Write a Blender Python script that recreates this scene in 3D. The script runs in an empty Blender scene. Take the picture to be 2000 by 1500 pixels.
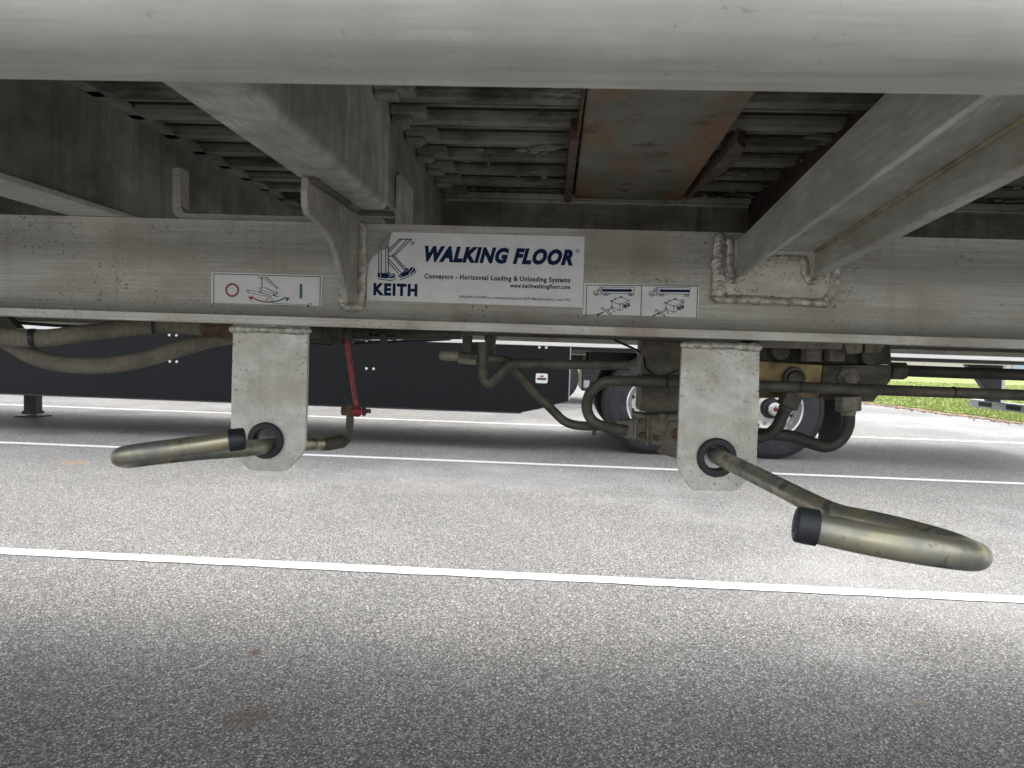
import bpy, bmesh, math, random
from mathutils import Vector, Matrix
random.seed(7)
C = bpy.context.scene.collection
S = bpy.context.scene
R = math.radians

# ------------------------------------------------------------------ camera
F = 1480.0                                   # focal length in photo pixels (2000 wide)
CAM = Vector((0, 0, 1.05))
d = Vector((75, 64, 1480)).normalized()      # world +Y seen in camera axes (right, up, forward)
h2 = Vector((-1000, 99.5, 1480)).normalized()
zc = d.cross(h2); zc.normalize()
if zc.y < 0: zc = -zc
xc = zc.cross(d); xc.normalize()
if xc.x < 0: xc = -xc
right = Vector((xc.x, d.x, zc.x)); up = Vector((xc.y, d.y, zc.y)); fwd = Vector((xc.z, d.z, zc.z))
def P(px, py, D):
    """world point on the plane y = D seen at a photo pixel"""
    r = right * ((px - 1000) / F) + up * ((750 - py) / F) + fwd
    return CAM + r * (D / r.y)
cd = bpy.data.cameras.new('camera'); cam = bpy.data.objects.new('camera', cd); C.objects.link(cam)
cd.sensor_width = 36; cd.lens = F / 2000 * 36; cd.clip_start = 0.02; cd.clip_end = 2000
m = Matrix(((right.x, up.x, -fwd.x), (right.y, up.y, -fwd.y), (right.z, up.z, -fwd.z))).to_4x4()
cam.matrix_world = Matrix.Translation(CAM) @ m
cd.dof.use_dof = True; cd.dof.focus_distance = 1.15; cd.dof.aperture_fstop = 18
S.camera = cam

# ------------------------------------------------------------------ light
w = bpy.data.worlds.new("World"); S.world = w; w.use_nodes = True
nt = w.node_tree; nt.nodes.clear()
sky = nt.nodes.new('ShaderNodeTexSky'); sky.sky_type = 'NISHITA'; sky.sun_disc = False
sky.sun_elevation = R(66); sky.sun_rotation = R(25); sky.air_density = 1.0; sky.dust_density = 3.0; sky.ozone_density = 1
hs = nt.nodes.new('ShaderNodeHueSaturation'); hs.inputs['Saturation'].default_value = 0.22
bg = nt.nodes.new('ShaderNodeBackground'); bg.inputs[1].default_value = 0.15
wo = nt.nodes.new('ShaderNodeOutputWorld')
nt.links.new(sky.outputs[0], hs.inputs['Color']); nt.links.new(hs.outputs[0], bg.inputs[0]); nt.links.new(bg.outputs[0], wo.inputs[0])
ld = bpy.data.lights.new('sun', 'SUN'); ld.energy = 0.7; ld.angle = R(60); ld.color = (1, 0.96, 0.9)
sun = bpy.data.objects.new('sun', ld); C.objects.link(sun)
el, az = R(66), R(155)
sd = Vector((math.sin(az) * math.cos(el), -math.cos(az) * math.cos(el), math.sin(el)))   # direction towards the sun
sun.rotation_euler = sd.to_track_quat('Z', 'Y').to_euler()
S.view_settings.view_transform = 'Standard'; S.view_settings.look = 'None'
S.view_settings.exposure = 1.82; S.view_settings.gamma = 1.0
S.cycles.max_bounces = 8; S.cycles.diffuse_bounces = 5

# ------------------------------------------------------------------ materials
class NB:
    def __init__(s, name):
        s.m = bpy.data.materials.new(name); s.m.use_nodes = True
        s.t = s.m.node_tree; s.b = s.t.nodes['Principled BSDF']
        s.co = s.t.nodes.new('ShaderNodeTexCoord')
    def n(s, k, **kw):
        o = s.t.nodes.new(k)
        for a, v in kw.items(): setattr(o, a, v)
        return o
    def l(s, a, b): s.t.links.new(a, b)
    def mapped(s, scale=(1, 1, 1), loc=(0, 0, 0)):
        g = s.n('ShaderNodeNewGeometry')
        q = s.n('ShaderNodeMapping'); q.inputs['Scale'].default_value = scale; q.inputs['Location'].default_value = loc
        s.l(g.outputs['Position'], q.inputs[0]); return q.outputs[0]
    def noise(s, vec, scale, detail=4, rough=.55):
        o = s.n('ShaderNodeTexNoise'); o.inputs['Scale'].default_value = scale
        o.inputs['Detail'].default_value = detail; o.inputs['Roughness'].default_value = rough
        s.l(vec, o.inputs['Vector']); return o.outputs['Fac']
    def ramp(s, fac, stops):
        o = s.n('ShaderNodeValToRGB'); e = o.color_ramp.elements
        while len(e) < len(stops): e.new(.5)
        for k, (p, c) in enumerate(stops):
            e[k].position = p; e[k].color = (c, c, c, 1) if isinstance(c, (int, float)) else (*c, 1)
        s.l(fac, o.inputs[0]); return o.outputs[0]
    def mix(s, fac, a, b, mode='MIX'):
        o = s.n('ShaderNodeMix', data_type='RGBA', blend_type=mode)
        for i, v in ((0, fac), (6, a), (7, b)):
            if isinstance(v, (int, float)): o.inputs[i].default_value = v
            elif isinstance(v, tuple): o.inputs[i].default_value = (*v, 1)
            else: s.l(v, o.inputs[i])
        return o.outputs[2]
    def bump(s, hgt, strength=.3, dist=.002):
        o = s.n('ShaderNodeBump'); o.inputs['Strength'].default_value = strength; o.inputs['Distance'].default_value = dist
        s.l(hgt, o.inputs['Height']); s.l(o.outputs[0], s.b.inputs['Normal'])
    def fin(s, col, rough=.5, metal=0, spec=.5):
        if isinstance(col, tuple): s.b.inputs['Base Color'].default_value = (*col, 1)
        else: s.l(col, s.b.inputs['Base Color'])
        if isinstance(rough, (int, float)): s.b.inputs['Roughness'].default_value = rough
        else: s.l(rough, s.b.inputs['Roughness'])
        s.b.inputs['Metallic'].default_value = metal
        s.b.inputs['Specular IOR Level'].default_value = spec
        return s.m

def aluminium(name, base, dirt, streak=(1.2, 60, 60), amount=.5, speck=.6, metal=.35, rough=.5, sc=1.0, drip=0.0, pit=.62, stain=0.0):
    s = NB(name)
    st = s.noise(s.mapped(streak), 6, 5, .6)                       # extrusion lines running along the part
    c = s.mix(s.ramp(st, [(.3, 0), (.7, 1)]), tuple(x * .78 for x in base), tuple(min(1, x * 1.14) for x in base))
    pt = s.noise(s.mapped((5 * sc, 5 * sc, 8 * sc)), 1.6, 5, .62)
    c = s.mix(s.ramp(pt, [(.42, 0), (.68, amount)]), c, dirt)
    if drip:
        dr = s.noise(s.mapped((45, 45, 3)), 1.0, 4, .6)
        c = s.mix(s.ramp(dr, [(.5, 0), (.7, drip)]), c, tuple(x * .55 for x in dirt))
    sp = s.noise(s.mapped((1, 1, 1)), 190 * sc, 3, .6)
    msk = s.noise(s.mapped((1, 1, 1)), 9 * sc, 3, .6)
    a = s.ramp(sp, [(pit, 0), (pit + .05, 1)]); b = s.ramp(msk, [(.42, .12), (.62, 1)])
    mm = s.mix(1.0, a, b, 'MULTIPLY'); mm2 = s.mix(1.0, mm, (speck,) * 3, 'MULTIPLY')
    c = s.mix(mm2, c, (.06, .052, .035))
    da = s.noise(s.mapped((55 * sc, 150 * sc, 150 * sc)), 1.0, 3, .6)
    db = s.mix(1.0, s.ramp(da, [(.68, 0), (.76, .55)]), b, 'MULTIPLY'); c = s.mix(db, c, (.13, .12, .095))
    if stain:
        sa = s.noise(s.mapped((7, 7, 2.5), (2.3, 0, 1)), 1.0, 4, .6); c = s.mix(s.ramp(sa, [(.56, 0), (.70, stain)]), c, (.30, .20, .15))
        sc_ = s.noise(s.mapped((60, 3, 1.5)), 1.0, 3, .6); c = s.mix(s.ramp(sc_, [(.6, 0), (.75, .16)]), c, (.22, .19, .13))
    s.bump(s.mix(.3, st, sp), .12, .0012)
    return s.fin(c, s.ramp(pt, [(.4, rough), (.7, min(1, rough + .25))]), metal)

M = {}
M['beam'] = aluminium('weathered extruded aluminium', (.60, .585, .525), (.42, .39, .315), amount=.6, speck=.7, pit=.612, stain=.5)
M['rail'] = aluminium('side rail aluminium', (.63, .622, .58), (.46, .445, .385), streak=(.8, 14, 14), amount=.75, speck=.35, metal=.2, pit=.655, rough=.5, sc=.8)
M['plate'] = aluminium('sheet aluminium', (.66, .645, .585), (.48, .445, .365), streak=(8, 8, 8), amount=.6, speck=.8, pit=.592, stain=.35)
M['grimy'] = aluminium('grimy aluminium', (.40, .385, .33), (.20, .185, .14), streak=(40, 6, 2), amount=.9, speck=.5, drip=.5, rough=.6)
M['brace'] = aluminium('olive stained aluminium', (.64, .632, .58), (.42, .40, .33), streak=(30, 4, 30), amount=.9, speck=.25, rough=.55)
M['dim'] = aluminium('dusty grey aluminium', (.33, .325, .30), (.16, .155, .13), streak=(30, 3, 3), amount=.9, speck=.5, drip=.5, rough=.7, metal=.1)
M['member'] = aluminium('formed aluminium member', (.62, .605, .54), (.33, .31, .245), streak=(40, 5, 3), amount=.9, speck=.4, drip=.4, rough=.5)
M['slat'] = aluminium('dirty floor slat', (.30, .285, .245), (.06, .055, .04), streak=(2, 90, 90), amount=1.0, speck=.7, rough=.7, metal=.1)
M['hydr'] = aluminium('grimy hydraulic steel', (.115, .106, .08), (.05, .044, .03), streak=(20, 20, 20), amount=.9, speck=.5, rough=.55, metal=.2, sc=3)
M['housing'] = aluminium('stained housing steel', (.20, .185, .14), (.10, .09, .065), streak=(20, 20, 20), amount=.9, speck=.6, rough=.6, metal=.1, sc=2)
M['bearer'] = aluminium('stained floor bearer', (.32, .305, .25), (.14, .125, .09), streak=(4, 6, 30), amount=.9, speck=.7, pit=.6, drip=.5, rough=.65, metal=.1)
M['tube'] = aluminium('dark oily tube', (.055, .05, .042), (.03, .027, .022), streak=(20, 20, 20), amount=.9, speck=.4, rough=.5, metal=.1, sc=3)
M['nut'] = aluminium('dusty zinc nut', (.25, .235, .185), (.12, .11, .08), streak=(20, 20, 20), amount=.9, speck=.7, rough=.6, metal=.2, sc=4)
M['hose'] = aluminium('dusty rubber hose', (.23, .21, .165), (.13, .12, .095), streak=(30, 30, 8), amount=.9, speck=.3, rough=.85, metal=0, sc=2)

def simple(name, col, rough=.5, metal=0, var=.15, scale=30, spec=.5):
    s = NB(name); f = s.noise(s.mapped(), scale, 4)
    return s.fin(s.mix(s.ramp(f, [(.35, 0), (.65, 1)]), tuple(x * (1 - var) for x in col), tuple(min(1, x * (1 + var)) for x in col)), rough, metal, spec)
M['weld'] = simple('weld bead', (.42, .405, .35), .42, .5, .4, 90)
M['black_rubber'] = simple('black rubber', (.018, .02, .024), .45, 0, .2, 60)
M['tan'] = simple('tan residue', (.42, .36, .24), .7, .1, .3, 40)
M['rust_dark'] = simple('dark rusted steel', (.045, .030, .024), .85, 0, .5, 25)
M['gap_shade'] = simple('slat gap shade', (.013, .013, .012), .8, 0, .5, 20)  # shade between the slats, put into a near-black colour
M['black_paint'] = simple('black paint', (.012, .013, .015), .45, 0, .2, 6)
M['skirt'] = simple('charcoal skirt panel', (.007, .0085, .0105), .5, 0, .12, .8, .22)
M['tyre'] = simple('tyre rubber', (.028, .03, .034), .72, 0, .25, 12)
M['rim'] = simple('polished wheel', (.72, .73, .72), .25, .75, .1, 10)
M['white_rail'] = simple('white painted rail', (.8, .8, .78), .4, 0, .03, 3)
M['red'] = simple('faded red paint', (.30, .025, .035), .4, 0, .35, 90)
M['hub_red'] = simple('dark red cap', (.10, .02, .02), .5)
M['chrome'] = simple('steel', (.6, .6, .6), .3, .8)
M['dark'] = simple('near black slat gap', (.02, .018, .015), .9, 0, .4, 30)
M['yellow'] = simple('stained yellow zinc', (.24, .175, .075), .5, .3, .5, 28)
M['decal'] = simple('white vinyl', (.88, .88, .87), .6, 0, .04, 40, .3)
M['backing'] = simple('vinyl backing', (.24, .24, .21), .35, 0, .2, 60)
M['navy'] = simple('navy ink', (.006, .024, .085), .6, 0, .05, 60, .15)
M['ink'] = simple('black ink', (.012, .014, .022), .6, 0, .05, 60, .15)
M['ink_red'] = simple('red ink', (.36, .03, .045), .45, 0, .1, 60)
M['ink_green'] = simple('green ink', (.015, .12, .07), .45, 0, .1, 60)
M['ink_pale'] = simple('pale blue ink', (.45, .52, .66), .45, 0, .03, 60)
M['wall'] = simple('beige wall', (.66, .60, .54), .9, 0, .04, .2)
M['soil'] = simple('brown soil', (.22, .15, .10), .95, 0, .4, 3)
M['grey_bar'] = simple('galvanised bar', (.42, .44, .46), .5, .4, .15, 5)

def rusty():
    s = NB('rusty grey steel')
    a = s.noise(s.mapped((9, 3.5, 6)), .9, 6, .6); b = s.noise(s.mapped((3, 3, 3)), 5, 5, .65); c0 = s.noise(s.mapped((5, 5, 5)), 1.6, 4, .55)
    c = s.mix(s.ramp(c0, [(.35, 0), (.65, 1)]), (.15, .155, .125), (.26, .25, .19))
    sx = s.n('ShaderNodeSeparateXYZ'); s.l(s.mapped((1, 1, 1), (-.145, 0, 0)), sx.inputs[0])
    ab = s.n('ShaderNodeMath', operation='ABSOLUTE'); s.l(sx.outputs[0], ab.inputs[0])
    ad = s.n('ShaderNodeMath', operation='MULTIPLY_ADD'); s.l(ab.outputs[0], ad.inputs[0]); ad.inputs[1].default_value = 3.2; s.l(a, ad.inputs[2])
    c = s.mix(s.ramp(ad.outputs[0], [(.72, 0), (.86, .9)]), c, (.26, .13, .06))
    c = s.mix(s.ramp(a, [(.50, 0), (.64, .75)]), c, (.25, .14, .065))
    c = s.mix(s.ramp(b, [(.58, 0), (.70, .9)]), c, (.11, .045, .025))
    s.bump(b, .3, .002); return s.fin(c, .7, .1)
M['rusty'] = rusty()
def rust():
    s = NB('brown rust'); b = s.noise(s.mapped((1, 1, 1)), 45, 6, .7)
    c = s.mix(s.ramp(b, [(.3, 0), (.7, 1)]), (.055, .035, .025), (.19, .125, .085)); s.bump(b, .4, .002); return s.fin(c, .85, 0)
M['rust'] = rust()
def brass():
    s = NB('yellow passivated steel')
    a = s.noise(s.mapped((9, 9, 9)), 2.2, 5, .6); b = s.noise(s.mapped(), 120, 4, .6); k = s.noise(s.mapped((1, 1, 1), (3, 1, 2)), 26, 4, .65)
    c = s.mix(s.ramp(a, [(.40, 0), (.60, 1)]), (.46, .42, .29), (.27, .28, .26))
    c = s.mix(s.ramp(k, [(.57, 0), (.64, .8)]), c, (.09, .10, .11))
    c = s.mix(s.ramp(b, [(.6, 0), (.75, .7)]), c, (.12, .09, .04))
    s.bump(b, .15, .0008)
    return s.fin(c, s.ramp(a, [(.4, .30), (.6, .5)]), .7)
M['brass'] = brass()
def asphalt():
    s = NB('aged asphalt with pale aggregate')
    def vor(scale, feat='F1'):
        v = s.n('ShaderNodeTexVoronoi', feature=feat); v.inputs['Scale'].default_value = scale; s.l(s.mapped(), v.inputs['Vector']); return v
    v = vor(175); v2 = vor(420)
    bw = s.n('ShaderNodeRGBToBW'); s.l(v.outputs['Color'], bw.inputs[0])
    bw2 = s.n('ShaderNodeRGBToBW'); s.l(v2.outputs['Color'], bw2.inputs[0])
    stone = s.ramp(bw.outputs[0], [(.2, (.115, .114, .112)), (.5, (.225, .223, .218)), (.72, (.335, .332, .324)), (.9, (.64, .632, .61))])
    fine = s.ramp(bw2.outputs[0], [(.2, .62), (.8, 1.25)])
    c = s.mix(.7, stone, fine, 'MULTIPLY')
    gap = s.ramp(v.outputs['Distance'], [(.35, 1), (.75, .38)])
    c = s.mix(.85, c, gap, 'MULTIPLY')
    big = s.noise(s.mapped((1, 1, 1)), .7, 5, .6)
    c = s.mix(1.0, c, s.ramp(big, [(.3, (.86, .86, .87)), (.7, (1.12, 1.10, 1.06))]), 'MULTIPLY')
    mid = s.noise(s.mapped((1, 2, 1)), 6, 5, .7)
    c = s.mix(s.ramp(mid, [(.62, 0), (.8, .35)]), c, (.10, .085, .07))
    wide = s.noise(s.mapped((1, 1, 1), (5, 2, 0)), .28, 5, .65)
    c = s.mix(s.ramp(wide, [(.5, 0), (.66, .30)]), c, (.50, .50, .50))
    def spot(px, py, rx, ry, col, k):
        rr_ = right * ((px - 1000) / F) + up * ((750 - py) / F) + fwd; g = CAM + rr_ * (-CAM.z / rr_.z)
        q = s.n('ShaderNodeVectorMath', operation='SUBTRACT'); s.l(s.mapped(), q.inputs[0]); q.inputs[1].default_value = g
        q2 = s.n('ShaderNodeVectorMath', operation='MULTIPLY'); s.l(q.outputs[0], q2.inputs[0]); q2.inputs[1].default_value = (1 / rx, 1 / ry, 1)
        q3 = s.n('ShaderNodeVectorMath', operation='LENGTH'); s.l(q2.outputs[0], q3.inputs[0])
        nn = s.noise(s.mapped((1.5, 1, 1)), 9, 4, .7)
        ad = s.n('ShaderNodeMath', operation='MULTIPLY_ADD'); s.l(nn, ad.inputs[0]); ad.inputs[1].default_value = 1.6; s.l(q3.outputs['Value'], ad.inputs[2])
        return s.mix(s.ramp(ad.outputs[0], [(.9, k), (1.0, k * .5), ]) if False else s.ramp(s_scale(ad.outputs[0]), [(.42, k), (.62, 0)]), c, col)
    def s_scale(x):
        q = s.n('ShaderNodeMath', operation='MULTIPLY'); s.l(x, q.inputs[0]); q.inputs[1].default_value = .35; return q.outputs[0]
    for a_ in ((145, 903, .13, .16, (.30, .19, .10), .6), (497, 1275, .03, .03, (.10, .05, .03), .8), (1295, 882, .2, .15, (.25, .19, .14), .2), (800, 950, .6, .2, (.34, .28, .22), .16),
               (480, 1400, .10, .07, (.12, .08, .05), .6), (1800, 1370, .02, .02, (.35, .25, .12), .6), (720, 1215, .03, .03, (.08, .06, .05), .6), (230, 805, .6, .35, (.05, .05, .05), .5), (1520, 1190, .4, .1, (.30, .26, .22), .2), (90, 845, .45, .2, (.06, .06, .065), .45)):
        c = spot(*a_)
    s.bump(v.outputs['Distance'], .75, -.004)
    return s.fin(c, .82, 0, .35)
M['asphalt'] = asphalt()
def line_paint():
    s = NB('worn white line paint')
    a = s.noise(s.mapped(), 150, 3, .7); b = s.noise(s.mapped((1, 1, 1), (0, 3, 0)), 14, 4, .7)
    c = s.mix(s.ramp(a, [(.40, 1), (.52, 0)]), (.74, .75, .76), (.46, .46, .45))
    c = s.mix(s.ramp(b, [(.58, 0), (.72, .5)]), c, (.42, .42, .41))
    s.bump(a, .4, .003); return s.fin(c, .7, 0)
M['line'] = line_paint()
def grass_mat(name, a, b, sc):
    s = NB(name); n = s.noise(s.mapped(), sc, 6, .7)
    return s.fin(s.mix(s.ramp(n, [(.35, 0), (.65, 1)]), a, b), .85, 0, .2)
M['turf'] = grass_mat('turf', (.13, .18, .04), (.27, .32, .09), 1.5)
M['blade'] = grass_mat('grass blades', (.16, .22, .05), (.34, .38, .13), 4)

# ------------------------------------------------------------------ helpers
def wloc(o):
    v = Vector((0, 0, 0))
    while o is not None: v += Vector(o.location); o = o.parent
    return v
def thing(name, label, cat, loc=(0, 0, 0), group=None):
    o = bpy.data.objects.new(name, None); C.objects.link(o); o.location = loc
    o['label'] = label; o['category'] = cat
    if group: o['group'] = group
    return o
def obj(name, bm, mat, parent=None, smooth=False, bevel=0, local=False, label=None, seg=2):
    me = bpy.data.meshes.new(name)
    bmesh.ops.recalc_face_normals(bm, faces=bm.faces)
    if parent is not None and not local: bmesh.ops.translate(bm, vec=-wloc(parent), verts=bm.verts)
    if smooth:
        for f in bm.faces: f.smooth = True
        for e in bm.edges:
            if len(e.link_faces) == 2 and e.calc_face_angle(0) > R(38): e.smooth = False
    bm.to_mesh(me); bm.free()
    o = bpy.data.objects.new(name, me); C.objects.link(o); o.parent = parent
    me.materials.append(M[mat] if isinstance(mat, str) else mat)
    if bevel:
        b = o.modifiers.new('bevel', 'BEVEL'); b.width = bevel; b.segments = seg; b.limit_method = 'ANGLE'; b.angle_limit = R(35)
    if label: o['label'] = label
    return o
def nbm(): return bmesh.new()
def box(bm, x0, x1, y0, y1, z0, z1):
    v = [bm.verts.new((x, y, z)) for x in (x0, x1) for y in (y0, y1) for z in (z0, z1)]
    for q in ((0, 1, 3, 2), (4, 6, 7, 5), (0, 4, 5, 1), (2, 3, 7, 6), (0, 2, 6, 4), (1, 5, 7, 3)): bm.faces.new([v[i] for i in q])
    return bm
def prism(bm, poly, vec):
    """closed solid: poly (world points) extruded by vec"""
    a = [bm.verts.new(p) for p in poly]; b = [bm.verts.new(Vector(p) + Vector(vec)) for p in poly]
    n = len(a); bm.faces.new(a); bm.faces.new(b[::-1])
    for i in range(n): bm.faces.new((a[i], a[(i + 1) % n], b[(i + 1) % n], b[i]))
    return bm
def pxprism(bm, pts, D, depth): return prism(bm, [P(x, y, D) for x, y in pts], (0, depth, 0))
def pxbox(bm, x0, x1, y0, y1, D, depth):
    a = P(x0, (y0 + y1) / 2, D); b = P(x1, (y0 + y1) / 2, D); c = P((x0 + x1) / 2, y0, D); e = P((x0 + x1) / 2, y1, D)
    return box(bm, a.x, b.x, D, D + depth, e.z, c.z)
def xprism(bm, prof, x0, x1): return prism(bm, [(x0, y, z) for y, z in prof], (x1 - x0, 0, 0))
def catmull(pts, k=6):
    pts = [Vector(p) for p in pts]; q = [pts[0] * 2 - pts[1]] + pts + [pts[-1] * 2 - pts[-2]]; out = []
    for i in range(1, len(q) - 2):
        for j in range(k):
            t = j / k; a, b, c, e = q[i - 1], q[i], q[i + 1], q[i + 2]
            out.append(.5 * ((2 * b) + (c - a) * t + (2 * a - 5 * b + 4 * c - e) * t * t + (3 * b - a - 3 * c + e) * t ** 3))
    out.append(pts[-1]); return out
def tube(bm, path, r, n=16, sm=True, cap=True, k=6):
    p = catmull(path, k) if sm else [Vector(v) for v in path]
    rr = r if callable(r) else (lambda t: r)
    t0 = (p[1] - p[0]).normalized(); nrm = t0.orthogonal().normalized(); rings = []
    for i, c in enumerate(p):
        t = (p[min(i + 1, len(p) - 1)] - p[max(i - 1, 0)]).normalized()
        nrm = (nrm - t * nrm.dot(t)).normalized(); b = t.cross(nrm); R_ = rr(i / (len(p) - 1))
        rings.append([bm.verts.new(c + (nrm * math.cos(a) + b * math.sin(a)) * R_) for a in (2 * math.pi * j / n for j in range(n))])
    for a, b in zip(rings, rings[1:]):
        for j in range(n): bm.faces.new((a[j], a[(j + 1) % n], b[(j + 1) % n], b[j]))
    if cap: bm.faces.new(rings[0][::-1]); bm.faces.new(rings[-1])
    return bm
def rod(bm, a, b, r, n=16): return tube(bm, [a, b], r, n, sm=False)
def lathe(bm, prof, n=48, c=(0, 0, 0), closed=False):
    """profile (r, y) about the Y axis through c"""
    rings = []
    for r, y in prof:
        if r < 1e-6: rings.append([bm.verts.new((c[0], c[1] + y, c[2]))])
        else: rings.append([bm.verts.new((c[0] + r * math.cos(2 * math.pi * j / n), c[1] + y, c[2] + r * math.sin(2 * math.pi * j / n))) for j in range(n)])
    pr = list(zip(rings, rings[1:])) + ([(rings[-1], rings[0])] if closed else [])
    for a, b in pr:
        if len(a) == 1 and len(b) == 1: continue
        for j in range(n):
            k = (j + 1) % n
            if len(a) == 1: bm.faces.new((a[0], b[k], b[j]))
            elif len(b) == 1: bm.faces.new((a[j], a[k], b[0]))
            else: bm.faces.new((a[j], a[k], b[k], b[j]))
    return bm
def weld(bm, path, r, pitch=.0042, nrm=Vector((0, -1, 0))):
    """a bead of overlapping ripples laid along a path"""
    p = catmull(path, 10) if len(path) > 2 else [Vector(path[0]).lerp(Vector(path[1]), t / 10) for t in range(11)]
    L = [0]
    for a, b in zip(p, p[1:]): L.append(L[-1] + (b - a).length)
    n = max(2, int(L[-1] / pitch)); j = 0
    for i in range(n + 1):
        s_ = L[-1] * i / n
        while j < len(p) - 2 and L[j + 1] < s_: j += 1
        f = (s_ - L[j]) / max(1e-9, L[j + 1] - L[j]); c = p[j].lerp(p[j + 1], f); t = (p[j + 1] - p[j]).normalized()
        side = t.cross(nrm).normalized(); q = random.uniform(.82, 1.15) * r
        mt = Matrix((side, t, nrm)).transposed().to_4x4()
        mt = Matrix.Translation(c + side * random.uniform(-.12, .12) * r) @ mt @ Matrix.Rotation(R(-20), 4, 'X') @ Matrix.Diagonal((q * 1.08, pitch * 2.3, q * .29, 1))
        bmesh.ops.create_uvsphere(bm, u_segments=12, v_segments=6, radius=1, matrix=mt)
    return bm
def hexbar(bm, a, b, r): return tube(bm, [a, b], r, 6, sm=False)

# ------------------------------------------------------------------ ground
def struct(o): o['kind'] = 'structure'; return o
bm = nbm(); v = [bm.verts.new(p) for p in ((-300, -60, 0), (300, -60, 0), (300, 500, 0), (-300, 500, 0))]; bm.faces.new(v)
o = struct(obj('asphalt_lot', bm, 'asphalt'))
bm = nbm()
edge = [(300, 4), (10.6, 10.6), (9.7, 11.9), (9.15, 12.9), (8.75, 13.8), (8.55, 14.9), (8.25, 16.2), (8.2, 17.4), (7.95, 18.6), (7.9, 19.6), (7.4, 21), (6.5, 22.4), (3, 24), (-300, 25)]
rs = random.Random(3)
fine = []
for a, b in zip(edge, edge[1:]):
    k = 1 if abs(a[0] - b[0]) > 50 else 6
    for i in range(k): fine.append((a[0] + (b[0] - a[0]) * i / k + rs.uniform(-.07, .07), a[1] + (b[1] - a[1]) * i / k + rs.uniform(-.12, .12)))
fine.append(edge[-1])
prism(bm, [(x, y, -.05) for x, y in fine] + [(-300, 500, -.05), (300, 500, -.05)], (0, 0, .062))
struct(obj('soil_verge', bm, 'soil'))
bm = nbm()
g2 = [(x + .28 + rs.uniform(-.12, .12), y + .55 + rs.uniform(-.2, .25)) for x, y in fine]
prism(bm, [(x, y, -.04) for x, y in g2] + [(-300, 500, -.04), (300, 500, -.04)], (0, 0, .075))
struct(obj('lawn', bm, 'turf'))
bm = nbm()
for i in range(26000):
    D = 12 + 30 * rs.random() ** 1.6; px = rs.uniform(1660, 2120)
    x = (px - 1075) * D / 1480; y = D
    xe = 7.6 if D > 20 else 8.0 + max(0, (19 - D)) * .14 + (max(0, 14 - D)) * .6
    if x < xe + .05 + abs(rs.gauss(0, .16)): continue
    for b_ in range(2):
        a = rs.uniform(0, math.pi); ww = rs.uniform(.006, .012); hh = rs.uniform(.03, .085)
        bx, by = x + rs.uniform(-.03, .03), y + rs.uniform(-.03, .03)
        bm.faces.new((bm.verts.new((bx - ww * math.cos(a), by - ww * math.sin(a), .02)), bm.verts.new((bx + ww * math.cos(a), by + ww * math.sin(a), .02)),
                      bm.verts.new((bx + rs.uniform(-.03, .03), by + rs.uniform(-.03, .03), .03 + hh))))
g = obj('grass', bm, 'blade'); g['kind'] = 'stuff'; g['label'] = 'short bright green grass on the verge beyond the asphalt'; g['category'] = 'grass'
bm = nbm()
for i in range(260):                                     # crumbs of soil and stone along the verge
    t = rs.random() * 8; D = 12 + t; x = 8.0 + max(0, (19 - D)) * .13 + (max(0, 14 - D)) * .6 + rs.gauss(0, .16)
    r = rs.uniform(.008, .035)
    bmesh.ops.create_icosphere(bm, subdivisions=1, radius=r, matrix=Matrix.Translation((x, D, .012)) @ Matrix.Diagonal((1.3, 1, .55, 1)))
g = obj('soil_crumbs', bm, 'soil'); g['kind'] = 'stuff'; g['label'] = 'loose brown soil crumbs along the lawn edge'; g['category'] = 'soil'
for i, (Y, x0, x1) in enumerate(((3.48, -60, 60), (6.98, -60, 60), (10.72, -60, 10.2), (14.9, -60, 8.45))):
    bm = nbm(); hw = .052
    n = 1500 if Y < 4 else 500; xs = [x0 + (x1 - x0) * k / n for k in range(n + 1)]
    a = [bm.verts.new((x, Y - hw + rs.uniform(-.004, .004), .004)) for x in xs]; b = [bm.verts.new((x, Y + hw + rs.uniform(-.002, .002), .004)) for x in xs]
    for k in range(n): bm.faces.new((a[k], a[k + 1], b[k + 1], b[k]))
    struct(obj('lane_line', bm, 'line'))

# ------------------------------------------------------------------ near trailer (one thing)
NT = thing('semi_trailer', 'weathered aluminium trailer in the foreground, seen from below with its frame, decals and pull handles', 'trailer', (0, 1.7, 0))
X0, X1 = -6.0, 6.0
# side rail with rounded lower lip
bm = nbm()
prof = [(.482, 1.2145), (.446, 1.2175), (.438, 1.2205), (.430, 1.2255), (.4225, 1.233), (.4165, 1.243), (.4125, 1.255), (.4105, 1.27), (.41, 1.30), (.41, 1.50), (.482, 1.50)]
xprism(bm, prof, X0, X1); obj('side_rail', bm, 'rail', NT, smooth=True)
bm = nbm(); xprism(bm, [(3.0, 1.2145), (3.07, 1.2145), (3.07, 1.50), (3.0, 1.50)], X0, X1); obj('side_rail', bm, 'rail', NT)
bm = nbm(); box(bm, X0, X1, .418, 3.06, 1.505, 3.9); obj('trailer_body', bm, 'rail', NT)
bm = nbm(); box(bm, X0, X1, .49, 2.99, 1.445, 1.50); obj('floor_deck', bm, 'dark', NT)  # plate above blocks light; darkness of the slat gaps put into its colour
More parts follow.
